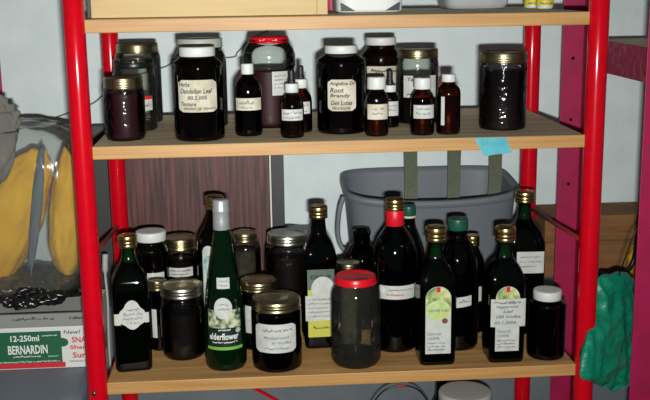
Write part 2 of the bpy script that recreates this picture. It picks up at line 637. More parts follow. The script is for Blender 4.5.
# U2a
t, p = vessel('glass_jar', 'clear jar with black neck band, red and white label, behind the small berry jar', 'jar', -.362, .195, Z1,
              jar_prof(.0385, .124, .0345, .80), 'clear_lifted', 'tincture', .013)
lathe('neck_band', [(.0355, .113), (.0362, .114), (.0362, .1225), (.0355, .1235)], 'black', t)
lathe('lid', [(.036, .1235), (.0365, .124), (.0365, .128), (.034, .1295), (.0005, .1292)], 'clear_dim', t)
l = add_label(t, p, .010, .034, .038, .064, 'paper', turn=.1, lines=[('~', .012, .045, .018, .006, 0)], ink='greyink')
patch('label_stripe', Surf(p, .1), .010, .034, .058, .064, 'redink', l, .0009)
# U2b
t, p = vessel('glass_jar', 'tall empty clear jar with gold lid, at the back left of middle shelf', 'jar', -.3665, .306, Z1,
              jar_prof(.0435, .147, .0375, .84), 'clear_lifted')
screw_lid(.133, .0400, .018, 'brass', t)
# U3
t, p = vessel('tincture_jar', 'large dark jar with white lid and handwritten dandelion leaf label', 'jar', -.2395, .060, Z1,
              jar_prof(.0425, .150, .0285, .82), 'darkamber', 'tincture', .128)
plastic_lid(.141, .0300, .0160, 'white', t)
add_label(t, p, -.0365, .0335, .0505, .1040, 'oldpaper', shape='round', turn=.03, lines=[
    ('Herbs', -.034, .093, .020, .0072, .2), ('Dandelion Leaf', -.031, .0815, .054, .0085, .2), ('00.2.005', -.018, .0715, .032, .0065, .15),
    ('Tincture', -.032, .0610, .028, .0065, .2), ('Alcohol @ Glycerin', -.026, .0535, .056, .0055, .2)])
patch('stain', Surf(p, .03), -.005, .003, .0515, .1035, 'stain', t.children[-1], .00075, rag=.25)
# U3b
t, p = vessel('glass_jar', 'wide clear jar with greyish lid, behind the dandelion leaf jar', 'jar', -.243, .225, Z1,
              jar_prof(.0480, .148, .0405, .82), 'clear_lifted')
screw_lid(.146, .0425, .0165, 'offwhite', t)
# U4
t, p = vessel('medicine_bottle', 'amber bottle with white cap and cream label, left of the red lidded jar', 'bottle', -.156, .089, Z1,
              rnd([(.021, .0005), (.0225, .0012), (.0240, .006), (.0241, .02), (.0241, .074), (.0225, .088), (.0130, .1000), (.0092, .104), (.0090, .112)]), 'darkamber', 'tincture', .070)
plastic_lid(.1065, .0108, .0180, 'white', t)
add_label(t, p, -.0245, .0265, .0460, .0670, 'oldpaper', lines=[('~', -.016, .056, .026, .005, 0), ('~', -.014, .049, .02, .004, 0)], ink='fadedink')
# U5
t, p = vessel('storage_jar', 'big clear jar with red lid, half full of maroon liquid', 'jar', -.116, .200, Z1,
              rnd([(.038, .0005), (.040, .0012), (.0445, .008), (.0450, .02), (.0455, .105), (.0480, .112), (.0480, .132), (.045, .142), (.0385, .150), (.0375, .160)]), 'clear', 'maroon', .103)
ld2 = tin_lid(.1535, .0370, .0110, 'redlid', t)
writing('writing', Surf([(.0366, 0), (.0366, .2)]), [('~', -.018, .1577, .011, .0030, 0), ('~', .006, .1577, .010, .0030, 0)], 'whiteink', ld2, .0004)
add_label(t, p, .000, .0335, .0610, .1040, 'paper', turn=.08, lines=[('~', .004, .094 - i * .007, .024, .0035, 0) for i in range(4)], ink='fadedink')


def dropper(label, x, y, h, r, turn, ls, group=None):
    k = h / .110
    t, p = vessel('dropper_bottle', label, 'bottle', x, y, Z1,
                  rnd([(r * .88, .0005), (r * .94, .0012), (r, .005), (r, .015), (r, .052 * k), (r * .93, .062 * k), (r * .6, .072 * k), (.0088, .075 * k), (.0088, .082 * k)]), 'amber', 'tincture', .050 * k)
    lathe('collar', [(.0108, .076 * k), (.0116, .0765 * k), (.0116, .0895 * k), (.0112, .091 * k), (.0068, .0912 * k)], 'white', t, 72, rib=lambda q, i: 1.02 if (q % 2 and 1 <= i <= 2) else 1)
    lathe('dropper_bulb', rnd([(.0066, .091 * k), (.0068, .095 * k), (.0052, .099 * k), (.0054, .108 * k), (.0048, .1135 * k), (.0005, .115 * k)]), 'rubber', t, 24)
    add_label(t, p, ls[0], ls[1], ls[2], ls[3], 'paper', turn=turn, lines=[('~', ls[0] + .003, ls[3] - .009, (ls[1] - ls[0]) - .006, .005, 0), ('~', ls[0] + .003, ls[2] + .003, (ls[1] - ls[0]) - .01, .004, 0)], ink='fadedink')
    return t


dropper('amber dropper bottle with black bulb, the front one of the pair', -.0815, .052, .1115, .0204, 0, (-.021, .020, .031, .050))
dropper('amber dropper bottle with black bulb, behind and right of the other dropper', -.0625, .116, .113, .0193, 0, (-.006, .016, .034, .055))
# U8
t, p = vessel('tincture_jar', 'large dark jar with white lid and label of five handwritten lines', 'jar', .008, .103, Z1,
              jar_prof(.0430, .146, .0270, .83), 'darkamber', 'tincture', .126)
plastic_lid(.1385, .0285, .0140, 'white', t)
add_label(t, p, -.0285, .0225, .0420, .0960, 'oldpaper', shape='round', lines=[
    ('Angelica Dr', -.0245, .0845, .045, .0080, .15), ('Root', -.0235, .0735, .023, .0085, .2), ('Brandy', -.0240, .0635, .034, .0085, .2), ('Gen Lutea', -.0235, .0520, .038, .0080, .2), ('tincture', -.021, .0445, .032, .0055, .2)])
# U9
t, p = vessel('tincture_jar', 'dark jar with white lid and large pale label, behind the white capped amber bottles', 'jar', .1035, .302, Z1,
              jar_prof(.0400, .142, .0285, .80), 'darkamber', 'residue', .132)
plastic_lid(.1400, .0298, .0150, 'white', t)
add_label(t, p, -.034, .034, .056, .101, 'oldpaper', lines=[('~', -.024, .089, .05, .006, 0), ('~', -.024, .078, .04, .006, 0)], ink='ink')
# U10
t, p = vessel('preserve_jar', 'clear jar with gold lid and a white handwritten label, dark contents in lower half', 'jar', .160, .208, Z1,
              jar_prof(.0395, .131, .0365, .84), 'clear_dim', 'tincture', .052)
screw_lid(.1205, .0388, .0170, 'brass', t)
add_label(t, p, -.033, .033, .050, .090, 'paper', lines=[('Yarrow', -.026, .080, .034, .007, .2), ('~', -.008, .070, .024, .007, 0), ('~', -.012, .061, .026, .006, 0), ('~', -.026, .053, .040, .005, 0)])
# U11, U13
t, p = vessel('medicine_bottle', 'small amber bottle with white cap and stained label, before the large pale label', 'bottle', .0635, .048, Z1,
              rnd([(.0178, .0005), (.0190, .0012), (.0204, .005), (.0205, .015), (.0205, .060), (.0195, .068), (.0135, .076), (.0125, .080), (.0125, .088)]), 'amber', 'brown', .052)
plastic_lid(.0805, .0158, .0205, 'white', t)
add_label(t, p, -.0195, .0200, .0300, .0560, 'oldpaper', lines=[('~', -.012, .046, .022, .004, 0), ('~', -.010, .038, .018, .004, 0)], ink='fadedink')
t, p = vessel('medicine_bottle', 'small amber bottle with white cap and white label, right of the stained label bottle', 'bottle', .1425, .047, Z1,
              rnd([(.0178, .0005), (.0190, .0012), (.0204, .005), (.0206, .015), (.0206, .058), (.0195, .067), (.0130, .076), (.0115, .080), (.0115, .086)]), 'amber', 'brown', .050)
plastic_lid(.0790, .0148, .0190, 'white', t)
add_label(t, p, -.0195, .0205, .0300, .0530, 'paper', lines=[('~', -.014, .044, .026, .004, 0), ('~', -.014, .036, .024, .004, 0)], ink='fadedink')
# U12
t, p = vessel('medicine_bottle', 'narrow dark vial with small white cap, tucked between two white capped bottles', 'bottle', .1005, .150, Z1,
              rnd([(.0150, .0005), (.0158, .0012), (.0166, .005), (.0166, .012), (.0166, .052), (.0150, .060), (.0100, .066), (.0092, .072)]), 'darkamber', 'tincture', .05)
plastic_lid(.0640, .0112, .0125, 'white', t)
lathe('dropper_bulb', rnd([(.0066, .0765), (.0068, .081), (.0052, .087), (.0054, .097), (.0048, .103), (.0005, .104)]), 'rubber', t, 24)
add_label(t, p, -.012, .016, .022, .048, 'paper', lines=[('~', -.008, .038, .02, .004, 0), ('~', -.008, .03, .018, .004, 0)], ink='fadedink')
# U14
t, p = vessel('medicine_bottle', 'dark amber bottle with white cap whose label strip shows at its left edge', 'bottle', .1885, .050, Z1,
              rnd([(.0182, .0005), (.0194, .0012), (.0207, .005), (.0208, .015), (.0208, .070), (.0195, .078), (.0118, .086), (.0102, .090), (.0102, .095)]), 'amber', 'brown', .066)
plastic_lid(.0900, .0122, .0130, 'white', t)
add_label(t, p, -.0170, -.0105, .0170, .0660, 'paper')
# U15
t, p = vessel('preserve_jar', 'embossed jar of dark liquid with wide gold lid, at right end of middle shelf', 'jar', .2960, .100, Z1,
              jar_prof(.0418, .130, .0400, .86), 'clear_emb', 'tincture', .103)
screw_lid(.1175, .0424, .0190, 'brass', t)

# ================================================================== lower shelf (left to right)


def square_bottle(label, x, y, h, hw, rz, sh=.60, neck=.0125, cap='goldcap', glass_m='green', caph=.021, capr=.0180, cat='bottle', fill=.55, kind='oil_bottle', z=0):
    hn = h - caph
    raw = [(hw * .88, .0005, .9), (hw * .94, .0015, .95), (hw * .99, .006, 1), (hw, .014, 1), (hw, h * sh, 1), (hw * .985, h * (sh + .045), .8), (hw * .80, h * (sh + .115), .35), (hw * .50, h * (sh + .17), .05), (neck * 1.08, h * (sh + .215), 0), (neck, h * (sh + .25), 0), (neck, hn + .006, 0)]
    p = rnd(raw)
    t, p = vessel(kind, label, cat, x, y, z, p, glass_m, 'tincture', h * (sh + .165), rz, seg=64)
    if glass_m == 'green':
        lathe('neck_glow_liner', [(max(q[0] - .0012, .001),) + tuple(q[1:]) for q in p if h * (sh + .185) < q[1] < hn], 'neck_glow', t, 32, close_bottom=False)  # liner added inside the empty neck to give it a lit green glow
    bottle_cap(hn, capr, caph, cap, t)
    return t, p


# L1
t, p = square_bottle('square dark green oil bottle with gold cap and cloud shaped handwritten label', -.362, .042, .236, .0350, .12, sh=.62, fill=.4)
l = add_label(t, p, -.0260, .0290, .0770, .1290, 'paper', shape='cloud', lines=[('~', -.011, .110, .026, .004, 0), ('~', -.014, .102, .034, .004, 0), ('~', -.016, .094, .036, .004, 0), ('~', -.010, .087, .024, .003, 0)], ink='fadedink', off=.0008)
patch('label_back', Surf(p, 0), -.0340, -.020, .0860, .1060, 'oldpaper', l, .0005)
patch('label_back', Surf(p, 0), .0250, .0345, .0880, .1060, 'paper', l, .0005)
# L2
t, p = vessel('tincture_jar', 'dark jar with white lid, behind the square oil bottle at far left', 'jar', -.346, .200, 0,
              jar_prof(.0312, .186, .0255, .87), 'darkamber', 'tincture', .166)
plastic_lid(.1830, .0282, .0165, 'white', t)
add_label(t, p, -.020, .026, .108, .130, 'paper', lines=[('~', -.006, .118, .026, .005, 0), ('~', -.004, .111, .022, .004, 0)], ink='fadedink')
# L3
t, p = vessel('preserve_jar', 'dark jar with gold lid and narrow white label, left of the elderflower bottle at back', 'jar', -.282, .205, 0,
              jar_prof(.0308, .180, .0285, .88), 'clear_dim', 'tincture', .145)
screw_lid(.1680, .0318, .0225, 'brass', t)
add_label(t, p, -.028, .026, .118, .136, 'paper', lines=[('~', -.02, .128, .04, .005, 0), ('~', -.018, .121, .034, .004, 0)], ink='greyink')
# L4
t, p = vessel('medicine_bottle', 'slim brown jar with dull gold lid, squeezed beside the square oil bottle', 'jar', -.333, .126, 0,
              jar_prof(.0180, .118, .0160, .88), 'darkamber', 'tincture', .10)
screw_lid(.1130, .0180, .0185, 'brass', t)
add_label(t, p, -.012, -.002, .026, .080, 'paper')
# L5
t, p = vessel('preserve_jar', 'squat jar of dark liquid with silver lid, front row on bottom shelf', 'jar', -.284, .084, 0,
              rnd([(.033, .0005), (.035, .0012), (.0390, .008), (.0402, .02), (.0402, .078), (.0395, .100), (.0370, .112), (.0355, .118), (.0355, .130)]), 'clear_dim', 'tincture', .088)
screw_lid(.1190, .0384, .0200, 'silver', t)
# L6
t, p = vessel('oil_bottle', 'tall dark bottle with gold cap and teal edged label, behind the elderflower bottle', 'bottle', -.227, .178, 0,
              rnd([(.031, .0005), (.033, .0012), (.0365, .006), (.037, .015), (.037, .170), (.035, .190), (.020, .215), (.0140, .228), (.0135, .246)]), 'dark', 'tincture', .19)
bottle_cap(.2420, .0178, .0230, 'goldcap', t)
l = add_label(t, p, -.030, -.004, .060, .182, 'paper', shape='arch', turn=.1, lines=[('~', -.026, .10 - i * .012, .018, .005, 0) for i in range(3)], ink='greyink')
patch('label_picture', Surf(p, .1), -.028, -.006, .115, .165, 'tealprint', l, .001)
# L7 elderflower
PB = rnd([(.0310, .0005), (.0335, .0015), (.0362, .008), (.0368, .030), (.0360, .075), (.0325, .120), (.0265, .165), (.0205, .200), (.0155, .235), (.0132, .255), (.0128, .290)])
t, p = vessel('cordial_bottle', 'tapered green elderflower cordial bottle with long silver capsule', 'bottle', -.205, .022, 0, PB, 'green2', 'tincture', .165)
lathe('capsule', [(.0141, .246), (.0145, .247), (.0143, .262), (.0140, .276), (.0147, .278), (.0147, .281), (.0140, .2825), (.0140, .294), (.0133, .2975), (.0115, .2985), (.0005, .2985)], 'silvercap', t, 40)
l = add_label(t, p, -.0320, .0320, .0440, .1120, 'darkgreen', lines=[('elderflower', -.0275, .0590, .052, .0120, .0), ('pressed', -.010, .0745, .020, .0042, 0), ('~', -.022, .0530, .044, .0028, 0)], ink='whiteink', name='label')
patch('flower_picture', Surf(p, 0), -.0300, .0300, .0800, .1110, 'flora', l, .0009)
patch('green_band', Surf(p, 0), -.0330, .0330, .0410, .0465, 'lime', l, .0010)
patch('badge', Surf(p, 0), .0190, .0290, .0700, .0790, 'offwhite', l, .0012, 'oval')
add_label(t, p, -.0165, .0140, .0960, .1330, 'paper', shape='oval', name='sticker', off=.0016, lines=[('~', -.009, .119, .016, .004, 0), ('~', -.010, .111, .018, .004, 0)], ink='fadedink')
add_label(t, p, -.0110, .0110, .1480, .1670, 'paper', name='price_sticker', lines=[('~', -.007, .159, .014, .003, 0), ('~', -.007, .152, .014, .003, 0)], ink='fadedink')
# L8
t, p = vessel('preserve_jar', 'brown glass jar with dull gold lid, at the back right of elderflower bottle', 'jar', -.165, .302, 0,
              jar_prof(.0320, .160, .0235, .84), 'clear_dim', 'residue', .13)
screw_lid(.1500, .0252, .0165, 'brass', t)
# L10
t, p = vessel('preserve_jar', 'dark jar with gold lid, half hidden behind the wide labelled gold lid jar', 'jar', -.151, .119, 0,
              jar_prof(.0365, .124, .0335, .84), 'clear_dim', 'tincture', .095)
screw_lid(.1150, .0352, .0185, 'brass', t)
add_label(t, p, -.028, -.006, .036, .090, 'paper')
# L11
t, p = vessel('preserve_jar', 'wide dark jar with gold lid and big curved handwritten label, front of bottom shelf', 'jar', -.121, .016, 0,
              jar_prof(.0434, .124, .0405, .86), 'darkamber', 'tincture', .103)
screw_lid(.1140, .0426, .0200, 'brass', t)
add_label(t, p, -.0420, .0350, .0400, .0950, 'paper', shape='round', lines=[('~', -.026, .080, .052, .0055, 0), ('Motherwort', -.024, .0665, .044, .0060, .2), ('in Vodka', -.010, .0570, .034, .0055, .2), ('~', -.022, .0460, .042, .0050, 0)], ink='fadedink')
# L12
t, p = vessel('preserve_jar', 'large dark jar with silver gold lid, behind the wide labelled gold lid jar', 'jar', -.092, .222, 0,
              rnd([(.037, .0005), (.039, .0012), (.0440, .009), (.0448, .02), (.0448, .145), (.0430, .165), (.0385, .172), (.0378, .182)]), 'clear_emb', 'tincture', .150)
screw_lid(.1720, .0402, .0180, 'silver', t)
# L13
t, p = square_bottle('dark oil bottle with gold cap, white round sticker and yellow green label', -.0375, .108, .266, .0300, .03, sh=.63, glass_m='dark', capr=.0168, caph=.0225)
l = add_label(t, p, -.0240, .0240, .0240, .1530, 'yellowlabel', name='label')
patch('label_top', Surf(p, 0), -.0240, .0240, .1150, .1530, 'greygreen', l, .0009)
writing('lettering', Surf(p, 0), [('OLIVE', -.018, .135, .036, .008, 0)], 'darkgreen', l, .0013)
writing('lettering', Surf(p, 0), [('~', -.014, .0400, .028, .004, 0)], 'darkgreen', l, .0013)
l2 = add_label(t, p, -.0170, .0230, .0930, .1400, 'paper', shape='oval', name='sticker', off=.0016)
add_label(t, p, -.0280, .0270, .0560, .1040, 'paper', name='label', off=.0022, lines=[('~', -.022, .095 - i * .008, .044, .0035, 0) for i in range(5)], ink='fadedink')
# small gold lid jar behind the red lidded jar
t, p = vessel('preserve_jar', 'small dark jar with gold lid, peeking out behind the red lidded jar', 'jar', .0245, .106, 0,
              jar_prof(.0290, .158, .0245, .88), 'clear_dim', 'residue', .13)
screw_lid(.1500, .0262, .0160, 'brass', t)
# L14
t, p = vessel('open_bottle', 'dark smoky bottle with open wide neck and no cap, before the grey bin', 'bottle', .042, .222, 0,
              rnd([(.033, .0005), (.035, .0012), (.0380, .007), (.0386, .02), (.0386, .118), (.036, .140), (.0230, .158), (.0165, .164), (.0160, .178), (.0175, .180), (.0178, .187), (.0160, .188)]), 'dark', 'tincture', .1)
# L15
t, p = vessel('storage_jar', 'nearly empty clear jar with red lid and dark dregs, front of bottom shelf', 'jar', .0150, .004, 0,
              rnd([(.036, .0005), (.038, .0012), (.0435, .009), (.0440, .02), (.0440, .122), (.0430, .136), (.0370, .148), (.0345, .151), (.0345, .160)]), 'clear_lifted', 'tincture', .018)
tin_lid(.1520, .0362, .0140, 'redlid', t)
# L16
t, p = vessel('wine_bottle', 'wide dark bottle with gold cap and red neck sleeve', 'bottle', .0950, .082, 0,
              rnd([(.036, .0005), (.038, .0015), (.0402, .006), (.0408, .02), (.0408, .158), (.0398, .180), (.0335, .202), (.0210, .220), (.0150, .230), (.0145, .262)]), 'dark', 'tincture', .2)
lathe('neck_sleeve', [(.0160, .2290), (.0164, .2295), (.0164, .2580), (.0160, .2585)], 'redsleeve', t, 40)
bottle_cap(.2570, .0166, .0210, 'goldcap', t)
add_label(t, p, -.0340, .0340, .1020, .1270, 'paper', lines=[('~', -.016, .1175, .044, .003, 0)], ink='greyink')
writing('lettering', Surf(p, 0), [('~', -.020, .1085, .030, .0035, 0)], 'redink', t.children[-1], .0012)
patch('label_mark', Surf(p, 0), -.031, -.022, .1130, .1240, 'tealprint', t.children[-1], .0011, 'oval')
add_label(t, p, .0360, .0400, .1030, .1280, 'offwhite', name='label_edge')
# L17
t, p = vessel('cordial_bottle', 'green bottle with dark green cap and pale collar, behind the red sleeved bottle', 'bottle', .1400, .200, 0,
              rnd([(.028, .0005), (.030, .0015), (.0320, .006), (.0324, .02), (.0324, .130), (.030, .155), (.0180, .185), (.0125, .200), (.0120, .218)]), 'green', 'tincture', .16)
lathe('collar_ring', [(.0125, .213), (.0142, .214), (.0142, .2165), (.0125, .2175)], 'oldpaper', t, 32)
plastic_lid(.2175, .0136, .0185, 'greencap', t, 'cap')


# L18, L21: the two olive oil bottles
def oil_label(t, p, w0, w1, z0, z1):
    sf = Surf(p, 0)
    l = patch('label', sf, w0, w1, z0, z1, 'paper', t, .0006, 'arch', nv=20)
    hw = (w1 - w0) / 2
    patch('label_picture', sf, w0 + .0008, w1 - .0008, z1 - hw * 1.75, z1 - .001, 'olivepic', l, .0009, 'arch', nv=20)
    patch('label_seal', sf, w0 + .001, w1 - .001, z1 - hw * 2.75, z1 - hw * 1.1, 'palegreen', l, .0012, 'oval')
    writing('lettering', sf, [('OLIVE OIL', w0 + .005, z1 - hw * 2.05, (w1 - w0) - .010, .0050, 0), ('OLIO DI', w0 + .004, z0 + .0340, .022, .0045, 0), ('OLIVA', w0 + .004, z0 + .0260, .020, .0048, 0),
                              ('~', w0 + .004, z0 + .018, .030, .003, 0), ('~', w0 + .004, z0 + .012, .030, .003, 0), ('~', w0 + .004, z0 + .006, .030, .003, 0)], 'greyink', l, .0015)
    patch('red_mark', sf, (w0 + w1) / 2 - .0032, (w0 + w1) / 2 + .0032, z1 - .010, z1 - .0005, 'redink', l, .0014)
    patch('olive_mark', sf, w1 - .016, w1 - .006, z1 - hw * 2.75 - .006, z1 - hw * 2.75 + .004, 'brownprint', l, .0014, 'oval')
    return l


t, p = square_bottle('square olive oil bottle with gold cap and full arched picture label', .1565, -.002, .2425, .0318, 0, sh=.59, capr=.0182, caph=.0255, fill=.3)
oil_label(t, p, -.0225, .0215, .0230, .1440)
t, p = square_bottle('square olive oil bottle with gold cap, its arched label covered by a handwritten one', .2740, -.002, .2385, .0318, 0, sh=.59, capr=.0182, caph=.0255, fill=.3)
oil_label(t, p, -.0215, .0200, .0230, .1400)
add_label(t, p, -.0300, .0305, .0680, .1180, 'paper', name='handwritten_label', off=.0022, shape='rect', lines=[
    ('~', -.024, .1090, .044, .0045, 0), ('Peppermint', -.020, .1005, .036, .0058, .2), ('Leaf', -.008, .0930, .015, .0055, .2), ('100 Vodka', -.020, .0835, .040, .0058, .2), ('03.1.2006', -.023, .0730, .036, .0055, .2)], ink='greyink')
# L19
t, p = vessel('cordial_bottle', 'large round dark bottle with green cap and small tilted white label', 'bottle', .2130, .070, 0,
              rnd([(.033, .0005), (.035, .0015), (.0370, .006), (.0374, .02), (.0374, .150), (.0358, .172), (.0245, .194), (.0160, .205), (.0150, .222)]), 'dark', 'tincture', .18)
plastic_lid(.2190, .0172, .0210, 'greencap', t, 'cap')
add_label(t, p, -.008, .019, .085, .104, 'paper', tilt=.12, lines=[('~', -.003, .092, .016, .005, .12)], ink='fadedink')
# L20
t, p = vessel('oil_bottle', 'slim dark bottle with gold cap, between the green capped and the covered label bottles', 'bottle', .2640, .165, 0,
              rnd([(.022, .0005), (.0235, .0015), (.0245, .006), (.0248, .02), (.0248, .125), (.022, .140), (.0125, .155), (.0115, .165)]), 'dark', 'tincture', .12)
bottle_cap(.1620, .0138, .0200, 'goldcap', t)
add_label(t, p, .008, .016, .062, .090, 'paper')
# L22
t, p = square_bottle('tallest dark green bottle at right with gold cap and white label near its shoulder', .3535, .155, .2690, .0355, -.05, sh=.62, capr=.0192, caph=.0215, glass_m='green', fill=.3)
add_label(t, p, -.0200, .0335, .1200, .1610, 'paper', lines=[('~', -.012, .149, .036, .004, 0), ('~', -.014, .140, .040, .004, 0), ('~', -.014, .131, .030, .004, 0)], ink='fadedink')
# L23
t, p = vessel('tincture_jar', 'small dark jar with white lid at right end of bottom shelf', 'jar', .3490, .000, 0,
              jar_prof(.0333, .116, .0220, .84), 'darkamber', 'tincture', .1)
plastic_lid(.1080, .0246, .0165, 'white', t)

# where each vessel of the bottom shelf stands, and how wide and tall it is next to its pattern
for t, (x, y, k, kz) in zip(LOW, (
        (-.375, .074, .93, 1.035), (-.349, .215, 1.02, 1.083), (-.297, .256, 1, 1.01), (-.336, .160, .97, 1.03), (-.288, .122, 1.02, .985),
        (-.226, .200, 1, 1.07), (-.209, .060, 1.026, 1.026), (-.1725, .318, 1, 1.10), (-.1475, .158, 1, .975), (-.117, .052, 1.027, .952),
        (-.0885, .245, 1, 1.035), (-.033, .152, 1.028, 1.012), (.022, .152, .85, .96), (.0585, .250, 1, 1.045), (.025, .050, 1.03, .985),
        (.106, .124, 1.04, 1.025), (.149, .235, 1.02, 1.042), (.168, .045, 1.02, 1.028), (.2925, .045, 1.02, 1.028), (.222, .118, 1.08, 1.025),
        (.267, .195, 1, 1.06), (.3665, .190, 1.0, 1.035), (.373, .047, 1.027, 1.005))):
    t.location.x, t.location.y, t.scale = x, y, (k, k, kz)

# ================================================================== top shelf
t = thing('plywood_crate', 'pale plywood crate, on the left of the top shelf', 'crate', (-.214, .142, Z2))
box('front_panel', (-.197, -.086, .0005), (.178, -.078, .115), 'ply', t)
box('end_panel', (.178, -.088, .0005), (.196, .10, .115), 'ply', t)
box('end_panel', (-.203, -.088, .0005), (-.197, .10, .115), 'charcoal', t)  # charcoal colour paints the shade of the gap left of the crate
box('back_panel', (-.197, .092, .0005), (.178, .10, .115), 'ply', t)
box('base_panel', (-.197, -.078, .0005), (.178, .092, .006), 'ply', t)
tk = tag(lathe('berry_tin', rnd([(.026, .0005), (.028, .0015), (.0285, .01), (.0285, .09), (.026, .094), (.001, .095)]), 'magenta'), 'small dark red tin, between the plywood crate and the white tub', 'tin')
tk.location = (.010, .300, Z2)
t = thing('food_tub', 'white tub with navy printed corners, on the top shelf beside crate', 'tub', (.063, .190, Z2))
tb = lathe('tub_body', rnd([(.052, .0005, .8), (.056, .0010, .8), (.0590, .004, .8), (.0620, .09, .8), (.0615, .0905, .8)]), 'white', t, 64)
pp = [(.050, .0005, .5), (.0585, .010, .5), (.062, .09, .5)]
for sg in (-1, 1):
    sf = Surf([(.0590, 0, .99), (.0600, .02, .99), (.062, .09, .99)])
    vs = [Vector((sg * .052, -.0585, .0035)), Vector((sg * .026, -.0592, .0035)), Vector((sg * .049, -.0598, .017)), Vector((sg * .053, -.0596, .018))]
    mesh('printed_corner', [v + Vector((0, -.0008, 0)) for v in vs], [(0, 1, 2, 3) if sg < 0 else (3, 2, 1, 0)], 'navy', tb, False)
lathe('lid', rnd([(.0625, .088, .5), (.064, .089, .5), (.064, .096, .5), (.058, .098, .5), (.001, .0982, .5)]), 'white', t, 64)
t = thing('plastic_container', 'translucent clear plastic container, on the top shelf beside small yellow bottles', 'container', (.284, .310, Z2))
lathe('container_body', rnd([(.052, .0005, .5), (.056, .0015, .5), (.061, .008, .5), (.068, .07, .5), (.0675, .0705, .5)]), 'tub', t, 64)
lathe('lid', rnd([(.0685, .069, .5), (.071, .070, .5), (.071, .077, .5), (.064, .0785, .5), (.001, .0786, .5)]), 'tub', t, 64)
for (x, y, r, lb) in ((.3900, .262, .0150, 'narrow yellow labelled bottle, nearest the clear container on top shelf'), (.3975, .205, .0155, 'yellow labelled bottle, rightmost on the top shelf')):
    t, p = vessel('vitamin_bottle', lb, 'bottle', x, y, Z2, rnd([(r * .9, .0005), (r, .003), (r, .05), (r * .8, .058), (r * .6, .062), (r * .6, .068)]), 'white')
    lathe('cap', rnd([(r * .7, .062), (r * .72, .063), (r * .72, .075), (.001, .076)]), 'white', t)
    l = patch('label', Surf(p), -r * 2.6, r * 2.6, .006, .048, 'yellow', t, .0006, nu=32)
    writing('lettering', Surf(p), [('~', -r * .8, .008, r * 1.6, .004, 0), ('~', -r * .7, .016, r * 1.4, .003, 0)], 'greyink', l, .001)

# ================================================================== behind the lower shelf
t = thing('woodgrain_panel', 'dark woodgrain panel in a charcoal frame, standing behind the bottom shelf on left', 'panel', (-.289, .5, -.005))
box('panel_face', (-.173, .0, .0005), (.172, .014, .385), 'woodgrain', t)
box('frame_side', (-.203, -.006, .0005), (-.1735, .018, .385), 'charcoal', t)
box('frame_side', (.1765, -.006, .0005), (.204, .018, .385), 'charcoal', t)
box('edge_strip', (.1725, -.008, .0005), (.1762, .016, .385), 'white_edge', t, .0005)

t = tag(box('storage_tote', (-.078, .47, -.0045), (.010, .655, .115), 'tote', bev=.008), 'grey plastic tote standing between the woodgrain panel and the grey bin', 'tote')

# bin with a dipped front rim
t = thing('plastic_bin', 'large grey plastic bin with a dipped front rim, behind the bottom shelf', 'bin', (.242, .552, -.005))
V, F = [], []
rows, seg = 14, 96


def bin_ring(k, scale, zoff=0):
    out = []
    for q in range(seg):
        a = 2 * PI * q / seg
        c, s = math.cos(a), math.sin(a)
        n = 5
        kk = 1 / (abs(c) ** n + abs(s) ** n) ** (1 / n)
        hx, hy = (.170 + .020 * k) * scale, (.085 + .020 * k) * (1 - (1 - scale) * 2)
        x, y = kk * c * hx, kk * s * hy
        yy = y / (.105 * 1.03)
        ztop = .238 + .012 * yy
        if s < 0:
            ztop -= .013 * max(0, 1 - (x / .19) ** 2) * min(1, -s * 1.6)
        out.append((x, y, .0005 + (ztop - .0005) * k + zoff))
    return out


R_ = []
for i in range(rows + 1):
    R_.append(bin_ring(i / rows, 1))
R_.append(bin_ring(1, 1.022, -.001))
R_.append(bin_ring(1, 1.026, -.014))
R_.append(bin_ring(1, 1.022, -.014))
R_.append(bin_ring(1, 1.016, -.003))
R_2 = [bin_ring(1, .985, 0)] + [bin_ring(i / rows, .985, .002) for i in range(rows - 1, -1, -1)]
allr = R_[:rows + 1]
V = [v for r in allr for v in r]
nr = len(allr)
for i in range(nr - 1):
    for k in range(seg):
        F.append((i * seg + k, i * seg + (k + 1) % seg, (i + 1) * seg + (k + 1) % seg, (i + 1) * seg + k))
F.append(tuple(range(seg))[::-1])
base = len(V)
for r in R_2:
    V += r
for i in range(len(R_2) - 1):
    for k in range(seg):
        F.append((base + i * seg + k, base + (i + 1) * seg + k, base + (i + 1) * seg + (k + 1) % seg, base + i * seg + (k + 1) % seg)[::-1])
for k in range(seg):
    F.append(((nr - 1) * seg + k, (nr - 1) * seg + (k + 1) % seg, base + (k + 1) % seg, base + k))
F.append(tuple(base + (len(R_2) - 1) * seg + k for k in range(seg)))
mesh('bin_body', V, F, 'bin', t)
rimr = [bin_ring(1, 1.0, .0005), bin_ring(1, 1.03, -.001), bin_ring(1, 1.034, -.006), bin_ring(1, 1.034, -.015), bin_ring(1, 1.026, -.016), bin_ring(1, 1.004, -.004)]
V, F = [v for r in rimr for v in r], []
for i in range(len(rimr)):
    j = (i + 1) % len(rimr)
    for k in range(seg):
        F.append((i * seg + k, i * seg + (k + 1) % seg, j * seg + (k + 1) % seg, j * seg + k)[::-1])
mesh('rim', V, F, 'bin', t)
tube('handle', smooth_pts([(-.198, -.07, .220), (-.208, -.075, .190), (-.212, -.075, .140), (-.204, -.078, .108), (-.186, -.086, .098)]), .0055, 'bin', t, 12)
for sx in (-.058, .03):
    mesh('rib', [(sx, -.1065, .18), (sx + .004, -.1085, .18), (sx + .008, -.1065, .18), (sx, -.096, .04), (sx + .004, -.098, .04), (sx + .008, -.096, .04)], [(0, 3, 4, 1), (1, 4, 5, 2)], 'bin', t, False)

